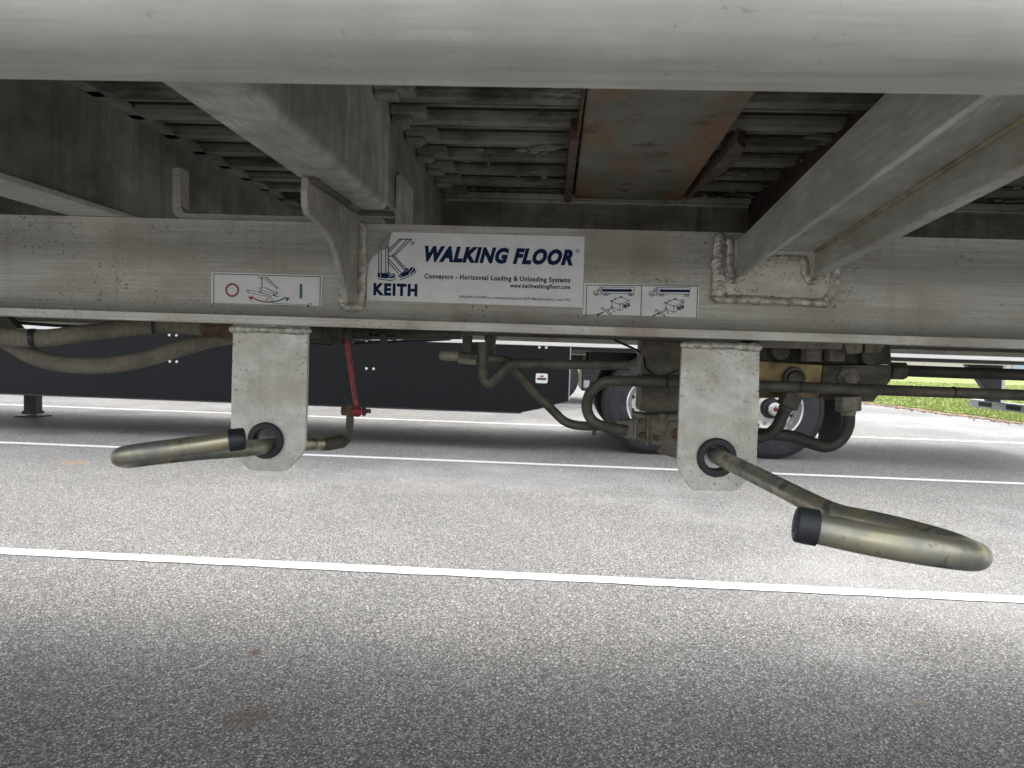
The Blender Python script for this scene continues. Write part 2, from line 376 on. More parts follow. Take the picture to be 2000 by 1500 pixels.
# frame rails
def frame_rail(D, name):
    bm = nbm()
    prof = [(D, 1.1915), (D, 1.150), (D + .0008, 1.149), (D + .0008, 1.112), (D - .0015, 1.104), (D - .006, 1.095), (D - .013, 1.0895), (D - .020, 1.088), (D - .045, 1.088), (D - .045, 1.0762), (D + .012, 1.0762), (D + .012, 1.235), (D + .0008, 1.235), (D + .0008, 1.193)]
    xprism(bm, prof, X0, X1)
    return obj(name, bm, 'beam', NT, smooth=True)
frame_rail(1.15, 'frame_beam'); frame_rail(2.2, 'frame_beam')
# upper longitudinal with lip behind
bm = nbm(); xprism(bm, [(1.70, 1.387), (1.70, 1.402), (1.74, 1.402), (1.74, 1.16), (1.715, 1.16), (1.715, 1.387)], P(792, 400, 1.7).x, X1); fb = obj('floor_bearer', bm, 'bearer', NT, bevel=.002)
bm = nbm(); xprism(bm, [(1.692, 1.386), (1.692, 1.3975), (1.6995, 1.3975), (1.6995, 1.386)], P(792, 400, 1.7).x, X1); xprism(bm, [(1.705, 1.383), (1.705, 1.3865), (1.7145, 1.3865), (1.7145, 1.380)], P(792, 400, 1.7).x, X1); obj('bearer_lip', bm, 'member', fb, bevel=.001)
# floor slats
rs = random.Random(5)
nsl = 12
for i in range(nsl):
    y0 = .86 + i * .1085; hw = .027
    bm = nbm()
    z = 1.408
    prof = [(y0 - hw, z + .018), (y0 - hw, z - .006), (y0 - hw + .003, z - .006), (y0 - hw + .004, z - .001), (y0 - .016, z - .001), (y0 - .013, z - .010), (y0 + .013, z - .010), (y0 + .016, z - .001),
            (y0 + hw - .004, z - .001), (y0 + hw - .003, z - .006), (y0 + hw, z - .006), (y0 + hw, z + .018)]
    xprism(bm, prof, -3.2, 3.2); obj('floor_slat', bm, 'slat', NT, bevel=.0015)
    bm = nbm(); box(bm, -3.2, 3.2, y0 + hw + .001, y0 + .060, z + .006 + rs.uniform(-.001, .001), z + .03); box(bm, -3.2, 3.2, y0 + .0605, y0 + .1085 - hw - .001, z + .001 + rs.uniform(-.001, .001), z + .03); obj('gap_shade_strip', bm, 'gap_shade', NT)  # dark strips added in the slat gaps in place of shade
    bm = nbm(); box(bm, -3.2, 3.2, y0 + .046, y0 + .0545, z - .002, z + .005); obj('subdeck_strip', bm, 'slat', NT, bevel=.001)
    if .95 < y0 < 1.72:
        bm = nbm(); box(bm, -.246, -.246 + .052, y0 + .034, y0 + .076, 1.389, 1.4035); box(bm, -.246, -.246 + .030, y0 + .042, y0 + .068, 1.381, 1.3895)
        obj('slat_bearing', bm, 'bearer', NT, bevel=.003)
# dirt crumbs on the bearer lip and slats
bm = nbm()
for i in range(900):
    x = rs.uniform(-.45, 1.6)
    if rs.random() < .75: y, z = rs.uniform(1.695, 1.735), 1.404
    else: y, z = rs.uniform(1.3, 1.69), 1.396
    r = rs.uniform(.0015, .006)
    bmesh.ops.create_icosphere(bm, subdivisions=1, radius=r, matrix=Matrix.Translation((x, y, z)) @ Matrix.Diagonal((rs.uniform(.8, 2.2), 1, .7, 1)))
o = obj('dirt_crumbs', bm, 'dim', NT); o['kind'] = 'stuff'
# debris wisps stuck to the floor
bm = nbm()
for (x, y, z, L, a) in ((.0, 1.02, 1.397, .09, -.5), (.03, 1.03, 1.396, .10, -.35), (-.02, 1.30, 1.396, .07, -.3), (-.02, 1.56, 1.397, .10, -.25), (.42, 1.22, 1.396, .08, .1), (.44, 1.24, 1.396, .07, -.5)):
    p = [Vector((x + L * t * math.cos(a) + rs.uniform(-.004, .004), y + L * t * math.sin(a) * .8 + rs.uniform(-.004, .004), z + rs.uniform(-.003, .002))) for t in (-.5, -.25, 0, .25, .5)]
    bm = nbm(); tube(bm, p, lambda t: .006 * (1 - abs(2 * t - 1)) + .0015, 6); obj('stuck_debris', bm, 'slat', NT)
# crossmember, leftmost: web and bottom flange
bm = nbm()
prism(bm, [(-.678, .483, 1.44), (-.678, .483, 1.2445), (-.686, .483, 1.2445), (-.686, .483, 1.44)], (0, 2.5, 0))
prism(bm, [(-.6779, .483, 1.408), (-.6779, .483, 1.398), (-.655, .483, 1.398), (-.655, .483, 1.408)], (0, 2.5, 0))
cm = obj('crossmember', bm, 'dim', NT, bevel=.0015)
bm = nbm(); box(bm, -.755, -.670, .483, 2.98, 1.236, 1.244); obj('flange', bm, 'rail', cm, bevel=.001)  # brightness from the ground below put into a lighter material than the web
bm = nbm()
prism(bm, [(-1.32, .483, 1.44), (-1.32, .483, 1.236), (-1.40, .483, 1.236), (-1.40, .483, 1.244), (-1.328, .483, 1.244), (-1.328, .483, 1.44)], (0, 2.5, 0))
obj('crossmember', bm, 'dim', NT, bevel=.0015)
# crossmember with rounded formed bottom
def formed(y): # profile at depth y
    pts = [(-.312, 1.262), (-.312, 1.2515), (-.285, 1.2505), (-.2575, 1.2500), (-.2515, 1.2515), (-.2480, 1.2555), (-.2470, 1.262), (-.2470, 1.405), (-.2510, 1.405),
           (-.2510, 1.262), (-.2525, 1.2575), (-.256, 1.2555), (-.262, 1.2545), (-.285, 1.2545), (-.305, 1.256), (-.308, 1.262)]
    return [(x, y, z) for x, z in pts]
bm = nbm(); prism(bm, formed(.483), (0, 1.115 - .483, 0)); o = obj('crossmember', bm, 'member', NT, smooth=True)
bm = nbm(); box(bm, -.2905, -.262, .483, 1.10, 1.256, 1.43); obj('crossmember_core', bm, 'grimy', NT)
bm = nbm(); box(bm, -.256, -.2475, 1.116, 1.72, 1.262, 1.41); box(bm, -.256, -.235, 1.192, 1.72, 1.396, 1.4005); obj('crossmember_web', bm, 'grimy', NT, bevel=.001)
# curved gusset plate
gx = (697 - 1075) * 1.15 / 1480 - .003
g = [(602, 352), (600, 372), (601, 405), (606, 420), (622, 433), (638, 450), (652, 475), (662, 505), (670, 540), (676, 570), (680, 588)]
gp = []
for px, py in g:
    D = gx * 1480 / ((px - 1075 - (0))) ; D = abs(D)
    # solve exactly for the depth where the pixel ray meets the plate's plane
    lo, hi = .6, 1.3
    for _ in range(40):
        mid = (lo + hi) / 2
        if P(px, py, mid).x > gx: lo = mid
        else: hi = mid
    gp.append(P(px, py, lo))
gp = [Vector((gx, min(p.y, 1.148), p.z)) for p in gp]
gp[0].z = 1.2475
poly = gp + [Vector((gx, 1.149, gp[-1].z)), Vector((gx, 1.149, 1.2475))]
bm = nbm(); prism(bm, [(p.x - .0085, p.y, p.z) for p in poly], (.0085, 0, 0)); obj('gusset_plate', bm, 'member', NT, bevel=.0012)
bm = nbm(); weld(bm, [P(704, 450, 1.146), P(705, 520, 1.146), P(702, 590, 1.146)], .0082, .0052); weld(bm, [P(670, 588, 1.146), P(680, 600, 1.146), P(700, 600, 1.146)], .0075, .005)
obj('weld_bead', bm, 'weld', NT, smooth=True)
bm = nbm(); weld(bm, [gp[0] + Vector((.002, .01, 0)), Vector((gx + .004, 1.0, 1.249)), Vector((gx + .006, 1.14, 1.249))], .0055, .006, Vector((.6, 0, -.8)).normalized()); obj('weld_bead', bm, 'grimy', NT, smooth=True)
# U-shaped saddle on top of the frame beam
def saddle(parent):
    bm = nbm(); D = 1.165; t = 17
    L, Rr, top1, top2, bot1, bot2, rad = 336, 768, 327, 340, 428, 442, 22
    outer = [(L, top1)] + [(L + rad - rad * math.cos(a), bot1 - rad + rad * math.sin(a)) for a in (R(x) for x in (0, 22, 45, 67, 90))] + [(Rr - 22, bot2)]
    inner = [(Rr - 22, bot2 - 16)] + [(L + t + 14 - 14 * math.cos(a), bot1 - 12 - 14 + 14 * math.sin(a)) for a in (R(x) for x in (90, 67, 45, 22, 0))] + [(L + t, top1)]
    pxprism(bm, outer + inner, D, .028)
    obj('saddle_channel', bm, 'beam', parent, bevel=.0012)
    bm = nbm(); box(bm, -.2465, -.2385, 1.166, 1.272, 1.2355, P(760, 340, 1.166).z); obj('saddle_post', bm, 'member', parent, bevel=.0015)
saddle(NT)
# rusted box member with side angles
bm = nbm(); a = P(1125, 180, .963); b = P(1112, 365, 1.545); c = P(1330, 370, 1.56); e = P(1450, 185, .963)
zr = 1.381
prism(bm, [(.033, .80, zr), (.039, 1.66, zr), (.268, 1.66, zr), (.240, .80, zr)], (0, 0, .045)); obj('rusty_member', bm, 'rusty', NT, bevel=.004)
bm = nbm(); box(bm, .018, .0325, 1.17, 1.66, 1.372, 1.43); box(bm, .0285, .0326, .8, 1.165, 1.376, 1.43); obj('rusty_angle', bm, 'rust', NT, bevel=.002)
bm = nbm(); prism(bm, [(.272, 1.18, 1.376), (.294, 1.22, 1.376), (.30, 1.32, 1.376), (.275, 1.62, 1.376), (.271, 1.62, 1.376)], (0, 0, .05)); obj('rusty_bracket', bm, 'rust', NT, bevel=.002)
bm = nbm(); box(bm, .425, .50, .483, 2.1, 1.27, 1.43); obj('rusty_crossmember', bm, 'rust_dark', NT, bevel=.002)
bm = nbm(); box(bm, 1.10, 1.18, .483, 2.1, 1.27, 1.43); obj('rusty_crossmember', bm, 'rust_dark', NT, bevel=.002)
# H-section brace on the right: left flange, web, right flange
def solve(px, py, x):
    lo, hi = .3, 2.5
    for _ in range(50):
        mid = (lo + hi) / 2
        if P(px, py, mid).x < x: lo = mid
        else: hi = mid
    return P(px, py, lo)
xl = P(1438, 500, 1.149).x; xr = P(1590, 510, 1.149).x
A0, A1 = solve(1440, 470, xl), solve(1722, 188, xl); B0, B1 = solve(1436, 545, xl), solve(1915, 192, xl)
C0, C1 = solve(1592, 492, xr), solve(2000, 262, xr); D0, D1 = solve(1592, 538, xr), solve(2000, 325, xr)
def ext(a, b, y):
    t = (y - a.y) / (b.y - a.y); return a.lerp(b, t)
yn = .470
def quadz(p0, p1, q0, q1, x, th, ys=(1.149, yn)):
    bm = nbm(); a, b = ext(p0, p1, ys[0]), ext(p0, p1, ys[1]); c, e = ext(q0, q1, ys[1]), ext(q0, q1, ys[0])
    prism(bm, [(x, a.y, a.z), (x, b.y, b.z), (x, c.y, c.z), (x, e.y, e.z)], (th, 0, 0)); return bm
zw0, zw1 = P(1530, 500, 1.149).z, None
BL0, BL1 = ext(B0, B1, 1.149), ext(B0, B1, yn)
bm = quadz(A0, A1, B0, B1, xl, .0065)
slope = (BL1.z - BL0.z) / (yn - 1.149)
C1 = solve(2000, 231, xr); WZ = C0.z
wsl = (C1.z - C0.z) / (C1.y - C0.y)
def wat(z0, y): return z0 + wsl * (y - 1.149)
def zat(z0, y): return z0 + slope * (y - 1.149)
t_ = [(xl + .0066, 1.149, WZ), (xl + .0066, yn, wat(WZ, yn)), (xr - .0001, yn, wat(WZ, yn)), (xr - .0001, 1.149, WZ)]
b2 = nbm(); prism(b2, t_, (0, 0, .0065)); me_ = bpy.data.meshes.new('t'); b2.to_mesh(me_); b2.free(); bm.from_mesh(me_)
zlow = zat(P(1592, 538, 1.149).z, 1.149); zt = zat(A0.z, 1.149)
b3 = nbm(); prism(b3, [(xr, 1.149, zt), (xr, yn, zat(zt, yn)), (xr, yn, ext(D0, D1, yn).z), (xr, 1.149, zlow)], (.0065, 0, 0)); me_ = bpy.data.meshes.new('t'); b3.to_mesh(me_); b3.free(); bm.from_mesh(me_)
zn = ext(D0, D1, yn).z
b4 = nbm(); prism(b4, [(xr - .002, 1.149, zlow - .001), (xr - .002, yn, zn - .001), (xr - .002, yn, zn + .006), (xr - .002, 1.149, zlow + .006)], (.016, 0, 0)); me_ = bpy.data.meshes.new('t'); b4.to_mesh(me_); b4.free(); bm.from_mesh(me_)
br = obj('diagonal_brace', bm, 'brace', NT, bevel=.0015)
bm = nbm(); tube(bm, [(xr - .0015, 1.14, wat(WZ, 1.14) - .0012), (xr - .0015, .8, wat(WZ, .8) - .0012), (xr - .0015, .49, wat(WZ, .49) - .0012)], .0028, 10); obj('seam', bm, 'tan', br, smooth=True)
# backing plate and weld beads
bm = nbm(); pxprism(bm, [(1404, 462), (1634, 470), (1628, 560), (1618, 590), (1400, 582)], 1.1462, .0038); obj('backing_plate', bm, 'plate', NT, bevel=.001)
bm = nbm(); q = 1.1455
weld(bm, [P(1406, 470, q), P(1404, 530, q), P(1403, 578, q)], .0095, .0055)
weld(bm, [P(1427, 478, q), P(1428, 530, q), P(1436, 547, q), P(1452, 535, q)], .0058, .0048)
weld(bm, [P(1402, 583, q), P(1500, 587, q), P(1612, 592, q)], .0062, .0036)
weld(bm, [P(1632, 528, q), P(1628, 560, q), P(1616, 588, q)], .0062, .0050)
weld(bm, [P(1572, 515, q), P(1576, 540, q), P(1590, 549, q), P(1606, 538, q)], .0058, .0045)
weld(bm, [P(1490, 504, q), P(1530, 503, q), P(1572, 505, q)], .0042, .0045)
obj('weld_bead', bm, 'weld', NT, smooth=True)

# hanger brackets with bushings
def hanger(poly, hole, r_out, r_in, weldx, weldy, D=1.1052):
    bm = nbm(); hc = P(hole[0], hole[1], D); ro = r_out * D / F; n = 32
    # plate with a real hole, made by bridging outline and hole
    out = [P(x, y, D) for x, y in poly]
    def ray(a):
        dx, dz = math.cos(a), math.sin(a); best = None
        for i in range(len(out)):
            p, q_ = out[i], out[(i + 1) % len(out)]
            ex, ez = q_.x - p.x, q_.z - p.z; den = dx * ez - dz * ex
            if abs(den) < 1e-12: continue
            t = ((p.x - hc.x) * ez - (p.z - hc.z) * ex) / den; u = ((p.x - hc.x) * dz - (p.z - hc.z) * dx) / den
            if t > 0 and -1e-6 <= u <= 1 + 1e-6 and (best is None or t < best): best = t
        return best
    ang = sorted([2 * math.pi * j / n for j in range(n)] + [math.atan2(p.z - hc.z, p.x - hc.x) % (2 * math.pi) for p in out])
    th = .0095; F0, F1, H0, H1 = [], [], [], []
    for a in ang:
        t = ray(a); ox, oz = hc.x + math.cos(a) * t, hc.z + math.sin(a) * t; hx, hz = hc.x + math.cos(a) * ro * .82, hc.z + math.sin(a) * ro * .82
        F0.append(bm.verts.new((ox, D, oz))); F1.append(bm.verts.new((ox, D + th, oz))); H0.append(bm.verts.new((hx, D, hz))); H1.append(bm.verts.new((hx, D + th, hz)))
    n2 = len(ang)
    for j in range(n2):
        k = (j + 1) % n2
        bm.faces.new((F0[j], F0[k], H0[k], H0[j])); bm.faces.new((F1[k], F1[j], H1[j], H1[k])); bm.faces.new((F0[k], F0[j], F1[j], F1[k])); bm.faces.new((H0[j], H0[k], H1[k], H1[j]))
    bmesh.ops.remove_doubles(bm, verts=bm.verts, dist=1e-6)
    o = obj('hanger_bracket', bm, 'plate', NT, bevel=.0009)
    bm = nbm(); ri = r_in * D / F
    lathe(bm, [(ri, -.004), (ri * 1.08, -.0065), (ro * .93, -.0065), (ro, -.0045), (ro, -.0005), (ro * .81, -.0005), (ro * .81, th + .004), (ri, th + .004)], 40, hc, closed=True)
    obj('bushing', bm, 'black_rubber', o, smooth=True)
    bm = nbm(); a, b = P(weldx[0], weldy[0], D - .001), P(weldx[1], weldy[1], D - .001); weld(bm, [a, a.lerp(b, .5) + Vector((0, 0, .0005)), b], random.uniform(.0052, .006), .0042); obj('weld_bead', bm, 'weld', o, smooth=True)
    return hc
hanger([(455, 633), (601, 638), (598, 800), (595, 872), (590, 887), (562, 916), (552, 921), (492, 919), (482, 914), (455, 882), (450, 866), (452, 760)], (520, 860), 36.5, 22.5, (460, 596), (643, 647))
hanger([(1333, 668), (1484, 673), (1482, 800), (1478, 905), (1474, 921), (1446, 951), (1434, 959), (1356, 957), (1346, 951), (1327, 921), (1323, 903), (1328, 760)], (1399, 893), 38, 24, (1340, 1478), (674, 679))
# pull handles
def handle(path, cap0, cap1, mat='brass', r=.0116):
    bm = nbm(); tube(bm, [P(*p) for p in path], r, 24, k=7); o = obj('pull_handle', bm, mat, NT, smooth=True)
    a, b = P(*cap0), P(*cap1); dd = (b - a).normalized(); n = 8
    bm = nbm(); L = (b - a).length
    p = [a, a + dd * L * .02, a + dd * L * .5, a + dd * L * .88, a + dd * L * .96, b]
    rr = [r * 1.10, r * 1.18, r * 1.18, r * 1.16, r * 1.05, r * .86]
    t = iter(rr)
    it = {i: v for i, v in enumerate(rr)}
    tube(bm, p, lambda t: it[round(t * 5)], 28, sm=False); obj('end_cap', bm, 'black_rubber', o, smooth=True)
    bm = nbm(); tube(bm, [b - dd * .0002, b + dd * .0006], r * .55, 20, sm=False); obj('cap_boss', bm, 'black_rubber', o)
    return o
handle([(640, 866, 1.30), (575, 867, 1.2), (535, 869, 1.13), (480, 876, 1.05), (380, 883, .985), (290, 892, .94), (256, 896, .92), (240, 895, .90), (237, 892, .88), (252, 888, .868), (300, 881, .87), (370, 872, .882), (450, 860, .895)],
       (447, 860.5, .892), (480, 856.5, .899))
handle([(1386, 884, 1.17), (1402, 892, 1.10), (1500, 940, .965), (1590, 985, .87), (1640, 1006, .83), (1700, 1019, .795), (1780, 1039, .752), (1850, 1060, .712), (1888, 1076, .68), (1905, 1085, .64), (1903, 1086, .60), (1888, 1084, .567), (1850, 1079, .552), (1790, 1070, .548), (1700, 1054, .555), (1590, 1031, .572)],
       (1597, 1031.5, .5715), (1551, 1023, .5745))
# crank arm, clevis and red link behind the left hanger
bm = nbm(); tube(bm, [P(585, 866, 1.24), P(640, 867, 1.29), P(668, 862, 1.31)], .0118, 16, sm=False); tube(bm, [P(668, 868, 1.31), P(679, 856, 1.31), P(683, 832, 1.31), P(684, 806, 1.31)], .0068, 14)
obj('crank_arm', bm, 'hydr', NT, smooth=True)
bm = nbm(); tube(bm, [P(676, 655, 1.29), P(697, 803, 1.29)], lambda t: .0048 - .0010 * t, 12, sm=False)
o = obj('link_rod', bm, 'red', NT, smooth=True)
bm = nbm(); bmesh.ops.create_uvsphere(bm, u_segments=20, v_segments=12, radius=.0092, matrix=Matrix.Translation(P(698, 804, 1.285))); obj('rod_end', bm, 'red', o, smooth=True)
bm = nbm(); hexbar(bm, P(668, 802, 1.30), P(675, 802, 1.30), .0088); tube(bm, [P(674, 803, 1.3), P(724, 803, 1.3)], .0038, 12, sm=False); hexbar(bm, P(708, 803, 1.3), P(714, 803, 1.3), .0085); lathe(bm, [(.0, 0), (.011, 0), (.011, .014), (0, .014)], 20, P(684, 802, 1.295))
tube(bm, [P(710, 793, 1.3), P(710, 814, 1.3)], .0014, 6, sm=False)
obj('clevis_bolt', bm, 'rust', o, smooth=True)
# clutter under the flange beside the left hanger
bm = nbm(); tube(bm, [P(560, 650, 1.3), P(690, 654, 1.3)], .0165, 20, sm=False); tube(bm, [P(652, 652, 1.29), P(672, 653, 1.29)], .0185, 20, sm=False); tube(bm, [P(630, 651, 1.3), P(634, 651, 1.3)], .0178, 20, sm=False)
obj('cylinder_body', bm, 'hydr', NT, smooth=True)
bm = nbm(); tube(bm, [P(690, 650, 1.3), P(724, 651, 1.3)], .0115, 8, sm=False); pxbox(bm, 690, 768, 656, 663, 1.29, .03); pxbox(bm, 742, 755, 653, 669, 1.285, .01); obj('cable_clamp', bm, 'tube', NT, bevel=.0008)
bm = nbm(); tube(bm, [P(724, 650, 1.31), P(790, 652, 1.33), P(900, 653, 1.36)], lambda t: .012 - .003 * t, 14); obj('grease_tube', bm, 'hydr', NT, smooth=True)
# hydraulic hoses with rusty ferrule
bm = nbm(); tube(bm, [P(-260, 640, 1.12), P(-90, 652, 1.15), P(0, 659, 1.17), (P(90, 660, 1.19)), P(170, 650, 1.22), P(250, 640, 1.26), P(340, 636, 1.29), P(410, 642, 1.3)], .0142, 20); o = obj('hydraulic_hose', bm, 'hose', NT, smooth=True)
bm = nbm(); tube(bm, [P(400, 641, 1.3), P(470, 646, 1.3)], .0152, 20, sm=False); tube(bm, [P(398, 641, 1.3), P(402, 641, 1.3)], .0160, 20, sm=False); obj('ferrule', bm, 'rust', o, smooth=True)
bm = nbm(); tube(bm, [P(-120, 560, 1.2), P(-40, 622, 1.22), P(20, 670, 1.23), P(90, 705, 1.24), P(185, 714, 1.26), P(270, 704, 1.28), P(350, 681, 1.31), P(420, 662, 1.34), P(500, 652, 1.37)], .0142, 20); obj('hydraulic_hose', bm, 'hose', NT, smooth=True)
bm = nbm(); pxprism(bm, [(-120, 600), (8, 614), (34, 641), (10, 648), (-120, 640)], 1.3, .02); obj('hose_bracket', bm, 'hydr', NT)
for a_, b_, r_ in (((60, 660, 1.18), (70, 660, 1.182), .0152), ((300, 637, 1.278), (306, 637, 1.279), .0152)):
    bm = nbm(); tube(bm, [P(*a_), P(*b_)], r_, 20, sm=False); obj('hose_clamp', bm, 'black_rubber', NT, smooth=True)
bm = nbm(); tube(bm, [P(-60, 620, 1.32), P(80, 634, 1.33), P(200, 640, 1.34), P(330, 648, 1.36), P(440, 660, 1.36), P(620, 672, 1.36), P(760, 668, 1.36), P(880, 662, 1.36)], .0028, 8); obj('cable', bm, 'black_rubber', NT, smooth=True)
bm = nbm(); tube(bm, [P(1200, 664, 1.40), P(1252, 690, 1.36), P(1262, 720, 1.30), P(1290, 735, 1.29), P(1325, 722, 1.3)], .0022, 8); obj('cable', bm, 'black_rubber', NT, smooth=True)
for px in (1300, 1560, 1860):
    yy = 748 + (px - 1330) * .0345
    bm = nbm(); tube(bm, [P(px, yy, 1.24), P(px + 4, yy + .2, 1.24)], .0096, 16, sm=False); obj('cable_tie', bm, 'black_rubber', NT)
# bent tube assembly in the middle
def rodpx(bm, pts, r, n=14): return tube(bm, [P(*p) for p in pts], r, n)
bm = nbm(); rodpx(bm, [(866, 694, 1.24), (900, 696, 1.24), (950, 700, 1.25), (985, 704, 1.26), (1003, 711, 1.26)], .0076); obj('steel_tube', bm, 'hydr', NT, smooth=True)
bm = nbm(); bmesh.ops.create_uvsphere(bm, u_segments=16, v_segments=10, radius=.0082, matrix=Matrix.Translation(P(866, 694, 1.24))); rodpx(bm, [(866, 694, 1.24), (880, 695, 1.24), (896, 696, 1.24)], .0084); obj('tube_cap', bm, 'nut', NT, smooth=True)
bm = nbm(); rodpx(bm, [(943, 668, 1.24), (943, 720, 1.24), (946, 741, 1.24), (956, 748, 1.24), (968, 738, 1.24), (985, 720, 1.24), (1002, 711, 1.24), (1040, 711, 1.24), (1120, 712, 1.24), (1226, 714, 1.24)], .0078); obj('bent_tube', bm, 'hydr', NT, smooth=True)
bm = nbm(); tube(bm, [P(1212, 713.5, 1.24), P(1230, 714, 1.24)], .0088, 14, sm=False); tube(bm, [P(1218, 713.5, 1.24), P(1221, 714, 1.24)], .0096, 14, sm=False); obj('tube_end', bm, 'hydr', NT, smooth=True)
bm = nbm(); rodpx(bm, [(1000, 716, 1.27), (1040, 760, 1.27), (1085, 807, 1.27), (1105, 824, 1.27), (1130, 831, 1.27), (1175, 833, 1.27)], .0077); obj('bent_tube', bm, 'hydr', NT, smooth=True)
bm = nbm(); pxprism(bm, [(902, 655), (921, 655), (919, 690), (905, 690)], 1.27, .02); pxprism(bm, [(946, 655), (969, 655), (963, 692), (949, 692)], 1.29, .02); pxprism(bm, [(920, 668), (936, 668), (934, 692), (922, 692)], 1.30, .01); obj('tube_bracket', bm, 'hydr', NT, bevel=.001)
bm = nbm(); tube(bm, [P(895, 704, 1.235), P(930, 707, 1.235)], .005, 8, sm=False); obj('tube_clip', bm, 'nut', NT)
# long U-shaped pressure tube, upper tube
bm = nbm(); rodpx(bm, [(2350, 786, 1.24), (2000, 772, 1.24), (1700, 761, 1.24), (1330, 748, 1.24), (1215, 744, 1.24), (1178, 747, 1.24), (1154, 766, 1.24), (1146, 795, 1.24), (1156, 820, 1.24), (1180, 833, 1.24), (1225, 841, 1.24)], .0088, 18)
obj('pressure_tube', bm, 'hydr', NT, smooth=True)
bm = nbm(); rodpx(bm, [(1765, 724, 1.34), (1900, 729, 1.34), (2350, 744, 1.34)], .0100, 16); o = obj('pressure_tube', bm, 'tube', NT, smooth=True)
bm = nbm(); hexbar(bm, P(1738, 724, 1.34), P(1768, 725, 1.34), .0158); obj('hex_nut', bm, 'hydr', o, bevel=.0015)
# housing and casting behind the right hanger
bm = nbm(); pxbox(bm, 1254, 1482, 668, 735, 1.34, .08); pxbox(bm, 1252, 1482, 737, 808, 1.345, .08); o = obj('cylinder_housing', bm, 'housing', NT, bevel=.002)
bm = nbm(); pxprism(bm, [(1240, 806), (1262, 810), (1340, 808), (1340, 876), (1276, 870), (1240, 858)], 1.27, .06); obj('casting', bm, 'nut', o, bevel=.004)
bm = nbm(); pxbox(bm, 1262, 1268, 812, 870, 1.262, .01); pxbox(bm, 1288, 1300, 808, 826, 1.262, .01); obj('casting_rib', bm, 'housing', o, bevel=.001)
for px, py in ((1254, 822), (1254, 850), (1282, 856)):
    bm = nbm(); lathe(bm, [(0, -.008), (.0045, -.008), (.0055, 0), (0, 0)], 6, P(px, py, 1.268)); obj('bolt', bm, 'rust', o)
bm = nbm(); pxprism(bm, [(1208, 822), (1240, 820), (1240, 858), (1222, 856), (1207, 848)], 1.26, .03); pxbox(bm, 1238, 1244, 818, 862, 1.255, .04); obj('flange_fitting', bm, 'nut', o, bevel=.003)
bm = nbm(); pxprism(bm, [(1308, 824), (1330, 822), (1330, 900), (1322, 896), (1285, 884), (1296, 862)], 1.20, .012); obj('lever_plate', bm, 'housing', NT, bevel=.001)
bm = nbm(); lathe(bm, [(0, -.006), (.008, -.006), (.009, 0), (0, 0)], 16, P(1322, 848, 1.2)); obj('lever_bolt', bm, 'rust', NT)
bm = nbm(); pxbox(bm, 1157, 1165, 838, 850, 1.25, .01); obj('cable_tie', bm, 'black_rubber', NT)
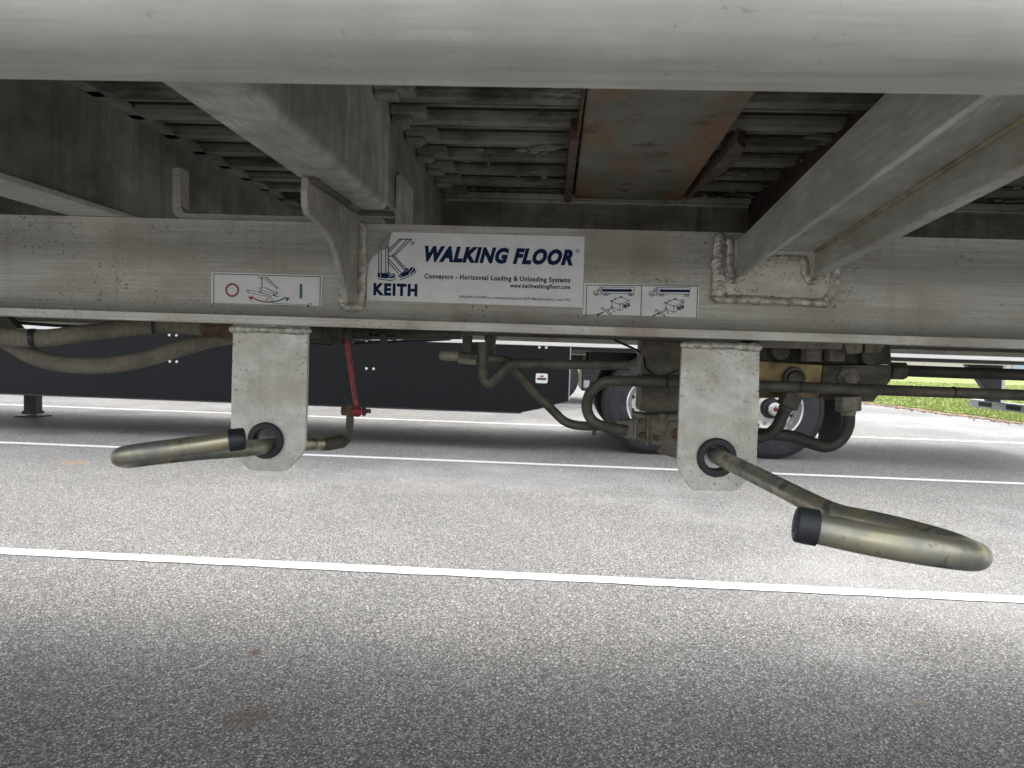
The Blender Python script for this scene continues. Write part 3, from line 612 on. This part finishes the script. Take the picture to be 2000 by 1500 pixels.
# valve manifold
def manifold():
    bm = nbm(); pxprism(bm, [(1470, 704), (1607, 713), (1600, 776), (1470, 778)], 1.30, .10)
    vb = obj('valve_block', bm, 'yellow', NT, bevel=.0015)
    bm = nbm(); pxprism(bm, [(1608, 713), (1741, 713), (1741, 742), (1706, 785), (1602, 779)], 1.30, .10); obj('valve_block_end', bm, 'hydr', vb, bevel=.0015)
    bm = nbm(); pxprism(bm, [(1470, 660), (1738, 668), (1742, 712), (1608, 712), (1470, 703)], 1.322, .07); obj('block_upper', bm, 'tube', vb, bevel=.001)
    for px, py, r in ((1522, 686, .0175), (1698, 696, .0185)):
        bm = nbm(); lathe(bm, [(0, -.012), (r * .85, -.012), (r, -.008), (r, 0), (0, 0)], 28, P(px, py, 1.321))
        obj('port_plug', bm, 'hydr', vb, smooth=True)
    for px, py in ((1585, 690), (1630, 690)):
        bm = nbm(); hexbar(bm, P(px - 1, py + 16, 1.29), P(px, py - 4, 1.29), .0165); tube(bm, [P(px, py - 4, 1.29), P(px + 1, py - 22, 1.29)], .0170, 18, sm=False); obj('hose_nut', bm, 'nut', vb, bevel=.001)
    bm = nbm(); lathe(bm, [(.011, -.004), (.013, -.008), (.0175, -.008), (.0190, 0), (.011, 0)], 28, P(1550, 738, 1.2985), closed=True); lathe(bm, [(0, -.012), (.0125, -.012), (.0130, 0), (0, 0)], 24, P(1550, 741, 1.2985)); obj('port_ring', bm, 'hydr', vb, smooth=True)
    bm = nbm(); lathe(bm, [(0, -.006), (.012, -.008), (.0185, -.004), (.020, 0), (0, 0)], 6, P(1656, 738, 1.2985)); lathe(bm, [(0, -.013), (.0095, -.012), (.011, -.006)], 18, P(1656, 740, 1.2985)); obj('port_hex', bm, 'nut', vb, bevel=.001)
    bm = nbm(); pxprism(bm, [(1484, 655), (1650, 662), (1646, 682), (1560, 681), (1484, 679)], 1.23, .03); pxprism(bm, [(1648, 664), (1688, 664), (1684, 690), (1655, 692)], 1.235, .03); pxprism(bm, [(1690, 664), (1735, 668), (1720, 688), (1690, 690)], 1.24, .03); obj('mounting_lug', bm, 'nut', vb, bevel=.003)
    # lower fittings and their tubes
    bm = nbm(); rodpx(bm, [(1657, 798, 1.27), (1657, 825, 1.27), (1651, 845, 1.27), (1636, 863, 1.27), (1612, 872, 1.27), (1584, 865, 1.27), (1549, 853, 1.27), (1500, 848, 1.27), (1440, 850, 1.27)], .0103, 18); t1 = obj('valve_tube', bm, 'tube', NT, smooth=True)
    bm = nbm(); hexbar(bm, P(1656, 773, 1.27), P(1657, 803, 1.27), .0205); tube(bm, [P(1657, 800, 1.27), P(1657, 812, 1.27)], .0115, 18, sm=False); obj('hex_nut', bm, 'nut', t1, bevel=.002)
    bm = nbm(); rodpx(bm, [(1538, 788, 1.262), (1528, 812, 1.262), (1516, 836, 1.262), (1492, 852, 1.262), (1440, 860, 1.262)], .0100, 18); t2 = obj('valve_tube', bm, 'tube', NT, smooth=True)
    bm = nbm(); hexbar(bm, P(1549, 767, 1.262), P(1536, 795, 1.262), .0175); tube(bm, [P(1538, 790, 1.262), P(1532, 802, 1.262)], .0115, 18, sm=False); obj('hex_nut', bm, 'hydr', t2, bevel=.002)
manifold()

# ------------------------------------------------------------------ decals
PD = 1.14955
def z3(px, py, k=0): return P(px, py, PD - .00035 * k)
def flat(bm, pts, k=1): return bm.faces.new([bm.verts.new(z3(x, y, k)) for x, y in pts])
def stroke(bm, pts, wpx, k=1):
    for (x0, y0), (x1, y1) in zip(pts, pts[1:]):
        dx, dy = x1 - x0, y1 - y0; L = math.hypot(dx, dy) or 1; nx, ny = -dy / L * wpx / 2, dx / L * wpx / 2; ex, ey = dx / L * wpx * .3, dy / L * wpx * .3
        flat(bm, [(x0 + nx - ex, y0 + ny - ey), (x1 + nx + ex, y1 + ny + ey), (x1 - nx + ex, y1 - ny + ey), (x0 - nx - ex, y0 - ny - ey)], k)
def text(bm, body, xl, xr, yb, cap, k=1, shear=0, bold=0, capref='E', conv=None, space=1.0):
    cu = bpy.data.curves.new('t', 'FONT'); cu.body = body; cu.size = 1; cu.shear = shear; cu.offset = bold; cu.space_character = space; cu.resolution_u = 3
    o = bpy.data.objects.new('t', cu); C.objects.link(o); bpy.context.view_layer.update()
    me = bpy.data.meshes.new_from_object(o.evaluated_get(bpy.context.evaluated_depsgraph_get()))
    xs = [v.co.x for v in me.vertices]; a, b = min(xs), max(xs); capn = .70
    A, B, T = z3(xl, yb, k), z3(xr, yb, k), z3(xl, yb - cap, k)
    conv = conv or (lambda u, v_: (A.x + (B.x - A.x) * u, A.y, A.z + (T.z - A.z) * v_))
    for v in me.vertices: v.co = conv((v.co.x - a) / (b - a), v.co.y / capn)
    bm.from_mesh(me); bpy.data.objects.remove(o)
def sheet(name, pts, mat='decal', parent=NT, label=None):
    bm = nbm(); a = [bm.verts.new(z3(x, y)) for x, y in pts]; bm.faces.new(a)
    return obj(name, bm, mat, parent, label=label)
# large maker's decal
o = sheet('decal', [(765, 453), (760, 469), (758.5, 480), (756, 487.5), (743, 487.5), (739, 493), (729, 502), (722, 511), (719, 520), (717.5, 540), (716.5, 586), (1138, 601), (1142, 462)], label='large white decal with navy lettering and a peeling top left corner')
bm = nbm(); text(bm, 'WALKING FLOOR', 829, 1119, 508.5, 27, shear=.28, bold=.062, space=1.12); text(bm, 'KEITH', 729, 815, 575, 21.5, bold=.055, space=1.2)
Z = lambda x, y: (710 + x * .09333, 450 + y * .09333)
def zs(pts): return [Z(*p) for p in pts]
for l in ([(320, 430), (320, 880)], [(372, 405), (372, 890)], [(465, 405), (465, 890)], [(518, 320), (520, 870)], [(530, 400), (745, 188)], [(530, 460), (790, 190)], [(605, 525), (920, 190)], [(655, 525), (990, 190)],
          [(735, 184), (1000, 184)], [(525, 537), (655, 537)], [(600, 540), (855, 825)], [(650, 540), (882, 800)], [(525, 600), (780, 880)], [(525, 668), (722, 892)]): stroke(bm, zs(l), 1.75)
flat(bm, zs([(292, 905), (320, 875), (350, 895), (480, 893), (530, 868), (560, 905), (600, 905), (645, 905), (675, 945), (655, 985), (600, 998), (480, 1003), (340, 992), (297, 978)]))
flat(bm, zs([(718, 935), (775, 905), (850, 850), (878, 780), (905, 790), (950, 812), (1025, 758), (1060, 775), (1085, 830), (1060, 868), (960, 925), (830, 975), (780, 1000), (745, 975)]))
stroke(bm, zs([(292, 1004), (340, 1022), (400, 1030), (560, 1046), (640, 1036), (676, 1005)]), 1.5); stroke(bm, zs([(772, 1026), (850, 1005), (980, 945), (1080, 888), (1097, 840)]), 1.5)
obj('lettering', bm, 'navy', o)
bm = nbm()
for pts in ([(345, 920), (365, 950), (345, 985)], [(520, 905), (560, 930), (600, 925)], [(520, 985), (560, 955), (640, 940), (672, 935)], [(740, 945), (790, 955), (800, 985)], [(880, 830), (910, 850)], [(935, 800), (960, 830)], [(955, 920), (965, 880), (1020, 840), (1045, 770)]): stroke(bm, zs(pts), 1.1, 2)
obj('logo_detail', bm, 'decal', o)
bm = nbm(); text(bm, 'Conveyors - Horizontal Loading & Unloading Systems', 829, 1114, 543.5, 9.2, bold=.03, space=1.14); text(bm, 'www.keithwalkingfloor.com', 996, 1113.5, 561.3, 8, bold=.03, space=1.14)
text(bm, 'WALKING FLOOR® is a trademark and brand of KEITH Manufacturing Co. since 1973', 897, 1113, 581.6, 4.6, bold=.01); text(bm, '®', 1124, 1131.5, 494, 7.5); text(bm, '®', 802, 809, 478.5, 7.5)
obj('lettering', bm, 'ink', o)
bm = nbm(); pts = [(765, 453, 0), (758.5, 480, 0), (756, 488, 0), (742, 488, 6), (740, 481, 14), (750, 468, 10)]
vs = [bm.verts.new(P(x, y, PD - k * .0005)) for x, y, k in pts]; cc = bm.verts.new(P(752, 479, PD - .005))
for i in range(6): bm.faces.new((vs[i], vs[(i + 1) % 6], cc))
obj('peeled_corner', bm, 'backing', o, smooth=True)
# on / off lever decal
o = sheet('decal', [(413, 531), (630, 538), (628, 610), (412, 603)], label='small white decal with a red ring, a green bar and a lever drawing')
U = lambda x, y: (400 + x * .12, 520 + y * .12)
us = lambda pts: [U(*p) for p in pts]
bm = nbm(); stroke(bm, us([(148, 122), (1880, 172), (1872, 692), (145, 645), (148, 122)]), 1.3)
for l in ([(870, 178), (1000, 178), (1198, 360)], [(870, 178), (930, 215)], [(940, 190), (1172, 360)], [(1172, 360), (1168, 430)], [(868, 352), (990, 350), (1195, 450)], [(868, 352), (930, 372)], [(1100, 450), (1190, 452)], [(720, 385), (1000, 450)], [(705, 430), (1000, 485)], [(920, 385), (1140, 450)], [(905, 432), (1130, 480)], [(1140, 470), (1195, 492), (1150, 495)],
          [(1040, 470), (985, 560)], [(1060, 490), (1010, 575)], [(1075, 480), (1130, 600)], [(1050, 490), (1110, 615)], [(1135, 605), (1670, 628)], [(1130, 632), (1660, 655)], [(1680, 620), (1720, 600), (1745, 615), (1700, 650)]): stroke(bm, us(l), .8)
stroke(bm, us([(930, 185), (930, 350)]), 1.6); stroke(bm, us([(990, 178), (1198, 360)]), 1.4); stroke(bm, us([(990, 350), (1195, 450)]), 1.4); stroke(bm, us([(1000, 465), (1000, 490)]), 1.6); stroke(bm, us([(1120, 465), (1145, 480)]), 2.4)
def ring(bm, c, ro, ri, n=28, k=1):
    for j in range(n):
        a, b = 2 * math.pi * j / n, 2 * math.pi * (j + 1) / n
        flat(bm, [(c[0] + r * math.cos(t), c[1] + r * math.sin(t)) for r, t in ((ro, a), (ro, b), (ri, b), (ri, a))], k)
ring(bm, U(703, 408), 2.8, 1.8, k=2); ring(bm, U(905, 410), 2.9, 1.8, k=2); ring(bm, U(1685, 645), 2.3, .9, k=2)
text(bm, '©Clarion Safety Systems, LLC', *[U(140, 0)[0], U(470, 0)[0]], U(0, 680)[1], 2.2); text(bm, 'clarionsafety.com', U(535, 0)[0], U(735, 0)[0], U(0, 690)[1], 2.2); text(bm, 'Reorder No.', U(1615, 0)[0], U(1875, 0)[0], U(0, 725)[1], 2.2)
obj('lettering', bm, 'ink', o)
bm = nbm(); ring(bm, U(446, 388), 13.5, 10.0, 40)
arc = lambda a, b: [(x, 584 - 84 * ((x - 1045) / 290) ** 2) for x in range(a, b + 1, 20)]
stroke(bm, us(arc(775, 1055)), 2.4); flat(bm, us([(705, 490), (800, 492), (770, 520), (755, 570)]), 1)
obj('red_print', bm, 'ink_red', o)
bm = nbm(); flat(bm, us([(1545, 290), (1588, 291), (1585, 526), (1543, 525)])); stroke(bm, us(arc(1060, 1320)), 2.4); flat(bm, us([(1385, 515), (1290, 503), (1325, 535), (1330, 585)]), 1)
obj('green_print', bm, 'ink_green', o)
# conveyor direction decal
o = sheet('decal', [(1141, 552.5), (1366, 559), (1363, 629), (1138, 624)], label='small white decal with two truck drawings and navy arrows')
V = lambda x, y: (1130 + x * .125, 540 + y * .125)
vv = lambda pts, dx=0, dy=0: [V(x + dx, y + dy) for x, y in pts]
bm = nbm(); stroke(bm, vv([(128, 135), (1862, 152), (1845, 660), (115, 645), (128, 135)]), 1.3); stroke(bm, vv([(988, 145), (970, 655)]), 1.3)
for k, (dx, dy) in enumerate(((0, 0), (868, 8))):
    for l in ([(380, 165), (878, 168), (868, 268), (370, 262)], [(380, 165), (352, 165), (330, 172), (295, 222), (238, 232), (235, 278), (258, 282)], [(300, 285), (350, 285)], [(352, 168), (352, 285)], [(372, 168), (372, 285)], [(300, 222), (305, 280)], [(318, 200), (340, 200), (338, 235), (312, 235), (318, 200)], [(495, 268), (498, 288)], [(240, 262), (262, 262)]): stroke(bm, vv(l, dx, dy), .9)
    for c, r in (((278, 280), 3.0), ((408, 280), 2.8), ((448, 281), 2.8), ((795, 286), 2.8), ((838, 287), 2.8)): ring(bm, V(c[0] + dx, c[1] + dy), r, r * .55, 18)
    bx = (0, 0) if k == 0 else (845, 30)
    for l in ([(520, 385), (660, 318), (790, 375), (645, 440), (520, 385)], [(520, 385), (520, 470)], [(645, 440), (645, 530)], [(790, 375), (790, 420)], [(560, 490), (645, 530), (700, 505)], [(500, 460), (540, 480), (545, 545), (575, 545)], [(350, 500), (375, 485), (515, 580), (495, 598), (350, 500)], [(440, 525), (520, 485)], [(450, 540), (530, 500)]): stroke(bm, vv(l, *bx), 1.0)
    for c, r in (((665, 322), 2.2), ((645, 432), 2.0), ((515, 382), 2.4), ((572, 348), 2.2), ((710, 460), 3.6), ((735, 470), 3.6), ((765, 440), 3.6), ((785, 450), 2.6), ((520, 475), 2.0)): ring(bm, V(c[0] + bx[0], c[1] + bx[1]), r, r * .5, 14)
    if k == 1: ring(bm, V(1625, 382), 3.4, 2.2, 16)
text(bm, '©Clarion Safety Systems, LLC', V(115, 0)[0], V(440, 0)[0], V(0, 676)[1], 2.1); text(bm, 'clarionsafety.com', V(505, 0)[0], V(695, 0)[0], V(0, 681)[1], 2.1); text(bm, 'Reorder No.', V(1590, 0)[0], V(1840, 0)[0], V(0, 690)[1], 2.1)
obj('lettering', bm, 'ink', o)
for shaft, w_, tip in (([(388, 216), (805, 220)], 5.2, [(795, 185), (850, 221), (793, 252)]), ([(1310, 224), (1722, 228)], 5.2, [(1255, 222), (1312, 190), (1310, 254)]), ([(388, 556), (305, 597)], 2.2, [(280, 608), (300, 570), (318, 606)]), ([(1165, 616), (1245, 580)], 2.2, [(1280, 562), (1238, 562), (1258, 598)])):
    bm = nbm(); stroke(bm, vv(shaft), w_, 2); flat(bm, vv(tip), 2); obj('arrow_print', bm, 'navy', o)

# ------------------------------------------------------------------ wheels
def make_wheel(parent, x, y, R_=.525):
    c = (x, y, R_); k = R_ / .525
    bm = nbm()
    pr = [(.290, .02), (.300, .005), (.345, .0), (.40, .004), (.455, .012), (.495, .026), (.512, .045), (.522, .052), (.525, .075), (.525, .098), (.516, .100), (.516, .108), (.525, .11), (.525, .150), (.516, .152), (.516, .160), (.525, .162), (.525, .20), (.515, .22), (.45, .26), (.30, .26), (.29, .24)]
    lathe(bm, [(r * k, t) for r, t in pr], 72, c, closed=True); ty = obj('tyre', bm, 'tyre', parent, smooth=True)
    bm = nbm()
    for rr_ in (.36, .47): lathe(bm, [(rr_ * k - .004, .004 if rr_ < .4 else .013), (rr_ * k, .0 if rr_ < .4 else .010), (rr_ * k + .004, .004 if rr_ < .4 else .016)], 64, (x, y - .002, R_))
    obj('sidewall_rib', bm, 'tyre', ty, smooth=True)
    bm = nbm()
    lathe(bm, [(.296, .020), (.296, .004), (.288, -.002), (.279, .002), (.272, .015), (.262, .045), (.250, .060), (.243, .085), (.236, .125), (.226, .150), (.205, .158), (.135, .158), (.118, .150), (.112, .150), (.112, .165), (.30, .20)], 64, c)
    rim = obj('rim', bm, 'rim', parent, smooth=True)
    bm = nbm()
    for j in range(10):
        bm = nbm(); a = 2 * math.pi * (j + .5) / 10; lathe(bm, [(0, -.004), (.016, -.004), (.019, .0), (0, .001)], 14, (x + .222 * math.cos(a), y + .140, R_ + .222 * math.sin(a)))
        obj('hand_hole', bm, 'black_paint', parent)
    for j in range(10):
        bm = nbm(); a = 2 * math.pi * j / 10; cc_ = (x + .168 * math.cos(a), y + .158, R_ + .168 * math.sin(a)); lathe(bm, [(0, -.03), (.012, -.03), (.016, -.022), (.0165, -.004), (.022, 0), (0, 0)], 6, cc_); obj('wheel_nut', bm, 'grey_bar', parent)
    bm = nbm(); lathe(bm, [(.112, .16), (.105, .10), (.098, .09), (.070, .08), (.066, .0), (.060, -.012), (.045, -.016)], 32, c); hb = obj('hub', bm, 'black_paint', parent, smooth=True)
    bm = nbm(); lathe(bm, [(.068, .02), (.069, -.008), (.060, -.016), (.040, -.020), (.028, -.020), (0, -.016)], 32, (x, y - .003, R_)); obj('hub_ring', bm, 'chrome', hb, smooth=True)
    bm = nbm(); lathe(bm, [(.030, 0), (.02, -.003), (0, -.004)], 24, (x, y - .021, R_)); obj('hub_cap', bm, 'hub_red', hb)

# ------------------------------------------------------------------ far trailer
Y0, Y1 = 7.9, 10.42
FT = thing('parked_trailer', 'parked trailer with a charcoal side skirt and polished tandem wheels, one lane away', 'trailer', (0, 9.2, 0))
bm = nbm(); box(bm, -8.5, 5.75, Y0 + .03, Y1, 1.165, 3.95)
for i in range(48): box(bm, -8.4 + i * .295, -8.36 + i * .295, Y0 + .015, Y0 + .0298, 1.25, 3.9)
obj('trailer_body', bm, 'white_rail', FT)
bm = nbm(); box(bm, -8.5, 5.76, Y0 - .01, Y0 + .05, 1.105, 1.165); obj('bottom_rail', bm, 'white_rail', FT, bevel=.004)
bm = nbm(); box(bm, -8.5, 5.76, Y1 - .05, Y1 + .01, 1.105, 1.165); obj('bottom_rail', bm, 'white_rail', FT)
bm = nbm(); box(bm, -8.4, 5.7, Y0 + .06, Y1 - .06, 1.068, 1.16)
obj('underframe', bm, 'black_paint', FT)
# skirt
zb = P(1000, 805, Y0).z; xe = P(1113, 720, Y0).x
bm = nbm(); prism(bm, [(-8.4, Y0, 1.098), (-8.4, Y0, zb), (P(1018, 806, Y0).x, Y0, zb), (P(1052, 799, Y0).x, Y0, P(1052, 799, Y0).z), (xe, Y0, P(1113, 783, Y0).z), (xe, Y0, 1.098)], (0, .012, 0)); sk = obj('side_skirt', bm, 'skirt', FT)
bm = nbm(); box(bm, xe - .004, xe + .006, Y0 - .003, Y0 + .02, P(1113, 783, Y0).z, 1.098); obj('skirt_edge', bm, 'grey_bar', sk)
bm = nbm(); box(bm, -8.4, P(1018, 806, Y0).x, Y0 - .008, Y0 + .02, zb - .012, zb + .004); obj('rubber_lip', bm, 'black_rubber', sk)
for px, py in ((331.5, 706), (345, 706.5), (715.5, 720), (729.5, 720.5), (330.5, 654.5), (344.5, 655), (716, 668), (730, 668.5), (1053.5, 678.5), (1067, 679)):
    p = P(px, py, Y0)
    bm = nbm(); lathe(bm, [(0, -.006), (.009, -.005), (.0135, -.0015), (.014, 0), (0, 0)], 16, p); obj('rivet', bm, 'white_rail', sk, smooth=True)
# maker's badge on the skirt
p = P(1058, 739, Y0 - .002)
def rrect(cx, cz, w_, h_, r, y):
    o_ = []
    for sx, sz, a0 in ((1, 1, 0), (-1, 1, 90), (-1, -1, 180), (1, -1, 270)):
        for t in (0, 30, 60, 90): o_.append((cx + sx * (w_ - r) + r * math.cos(R(a0 + t)), y, cz + sz * (h_ - r) + r * math.sin(R(a0 + t))))
    return o_
bm = nbm(); prism(bm, rrect(p.x, p.z, .062, .050, .014, p.y), (0, .002, 0)); bd = obj('badge', bm, 'white_rail', sk)
bm = nbm(); prism(bm, rrect(p.x, p.z - .006, .048, .011, .003, p.y - .001), (0, .0008, 0)); obj('badge_print', bm, 'navy', bd)
bm = nbm(); prism(bm, rrect(p.x, p.z + .022, .022, .008, .004, p.y - .001), (0, .0008, 0)); obj('badge_print', bm, 'red', bd)
# landing leg
lg = P(62, 770, 9.3)
bm = nbm(); box(bm, lg.x - .075, lg.x + .075, 9.25, 9.4, .05, 1.06); o = obj('landing_leg', bm, 'grey_bar', FT, bevel=.01); o.data.materials[0] = M['tube']
bm = nbm(); box(bm, lg.x - .09, lg.x + .09, 9.24, 9.41, .035, .075); box(bm, lg.x - .14, lg.x + .14, 9.18, 9.48, .0, .02); obj('foot_plate', bm, 'tube', o, bevel=.004)
# slider, axles, wheels
bm = nbm(); box(bm, .45, 3.3, 8.62, 8.74, .86, 1.06); box(bm, .45, 3.3, 9.6, 9.72, .86, 1.06)
for x in (.5, 1.7, 3.1): box(bm, x, x + .12, 8.74, 9.6, .9, 1.04)
obj('slider_frame', bm, 'black_paint', FT)
for x in (P(1278, 800, 8.0).x, P(1512, 800, 8.0).x):
    bm = nbm(); rod(bm, (x, 8.25, .525), (x, 10.1, .525), .065); box(bm, x - .06, x + .06, 8.6, 8.76, .58, .86); box(bm, x - .06, x + .06, 9.58, 9.74, .58, .86); obj('axle', bm, 'black_paint', FT)
    bm = nbm(); rod(bm, (x - .25, 8.9, .72), (x - .25, 9.1, .72), .10, 20); obj('brake_chamber', bm, 'grey_bar', FT, smooth=True)
    for y in (7.97, 9.82):
        whl = bpy.data.objects.new('wheel', None); C.objects.link(whl); whl.parent = FT; whl.location = Vector((x, y, 0)) - FT.location
        make_wheel(whl, x, y)
        bm = nbm(); lathe(bm, [(.30, .0), (.44, .0), (.50, .03), (.525, .06), (.525, .2), (.48, .25), (.30, .25)], 48, (x, y + .30, .525), closed=True); obj('inner_tyre', bm, 'tyre', whl, smooth=True)
bm = nbm(); xm = P(1628, 800, 8.2).x; box(bm, xm, xm + .012, 7.97, 8.62, .16, .98); obj('mud_flap', bm, 'black_rubber', FT)
bm = nbm(); box(bm, xm, xm + .012, 9.75, 10.38, .16, .98); obj('mud_flap', bm, 'black_rubber', FT)
# rear underride guard
gxx = 5.62
bm = nbm(); box(bm, gxx, gxx + .10, Y0 + .05, Y1 + .0, .50, .60); gd = obj('rear_guard', bm, 'grey_bar', FT, bevel=.006)
for y in (8.35, 9.75):
    bm = nbm(); prism(bm, [(gxx - .42, y, 1.06), (gxx + .02, y, 1.06), (gxx + .02, y, .60), (gxx - .12, y, .60), (gxx - .16, y, .74)], (0, .10, 0)); obj('guard_post', bm, 'black_paint', gd)
    bm = nbm(); box(bm, gxx + .021, gxx + .06, y, y + .1, .605, 1.06); obj('post_strip', bm, 'white_rail', gd)
for k in range(4):
    bm = nbm(); box(bm, gxx - .002, gxx - .0005, Y0 + .2 + k * .6, Y0 + .5 + k * .6, .52, .58)
    obj('reflector', bm, 'skirt', gd)

# ------------------------------------------------------------------ trailer beyond
BT = thing('flatbed_trailer', 'dark trailer parked two lanes away, its wheel showing behind the end of the charcoal skirt', 'trailer', (-2, 16.7, 0))
bm = nbm(); box(bm, -10, 1.75, 15.5, 18, 1.0, 3.9); obj('trailer_body', bm, 'black_paint', BT)
bm = nbm(); box(bm, -9, 1.7, 15.9, 16.1, .72, .99); box(bm, -9, 1.7, 17.4, 17.6, .72, .99); obj('frame_rail', bm, 'black_paint', BT)
for x in (.08, -1.25):
    whl = bpy.data.objects.new('wheel', None); C.objects.link(whl); whl.parent = BT; whl.location = Vector((x, 15.5, 0)) - BT.location
    make_wheel(whl, x, 15.5)
    bm = nbm(); rod(bm, (x, 15.8, .525), (x, 17.7, .525), .065); obj('axle', bm, 'black_paint', BT)
bm = nbm(); box(bm, .66, 1.66, 15.6, 17.2, .26, .985); obj('dark_filler', bm, 'black_paint', BT, bevel=.02)  # dark block added to fill the black gap under the body
bm = nbm(); box(bm, .70, .82, 15.57, 15.6, .32, .48); obj('marker_plate', bm, 'grey_bar', BT, bevel=.01)

# ------------------------------------------------------------------ building in the distance
BW = thing('warehouse', 'long low beige warehouse wall in the distance beyond the lawn', 'building', (60, 100, 0))
bm = nbm(); box(bm, 20, 140, 100, 130, 0, 7); obj('wall', bm, 'wall', BW)
bm = nbm()
for x in range(24, 140, 8): box(bm, x, x + .35, 99.85, 99.99, 0, 7)
obj('pilasters', bm, 'wall', BW)
bm = nbm(); box(bm, 19.6, 140.4, 99.6, 130.4, 7.0, 7.5); obj('roof', bm, 'grey_bar', BW)
for x in (59, 83):
    bm = nbm(); box(bm, x, x + 2.6, 99.8, 99.98, 0, 2.6); obj('door', bm, 'ink_pale', BW)
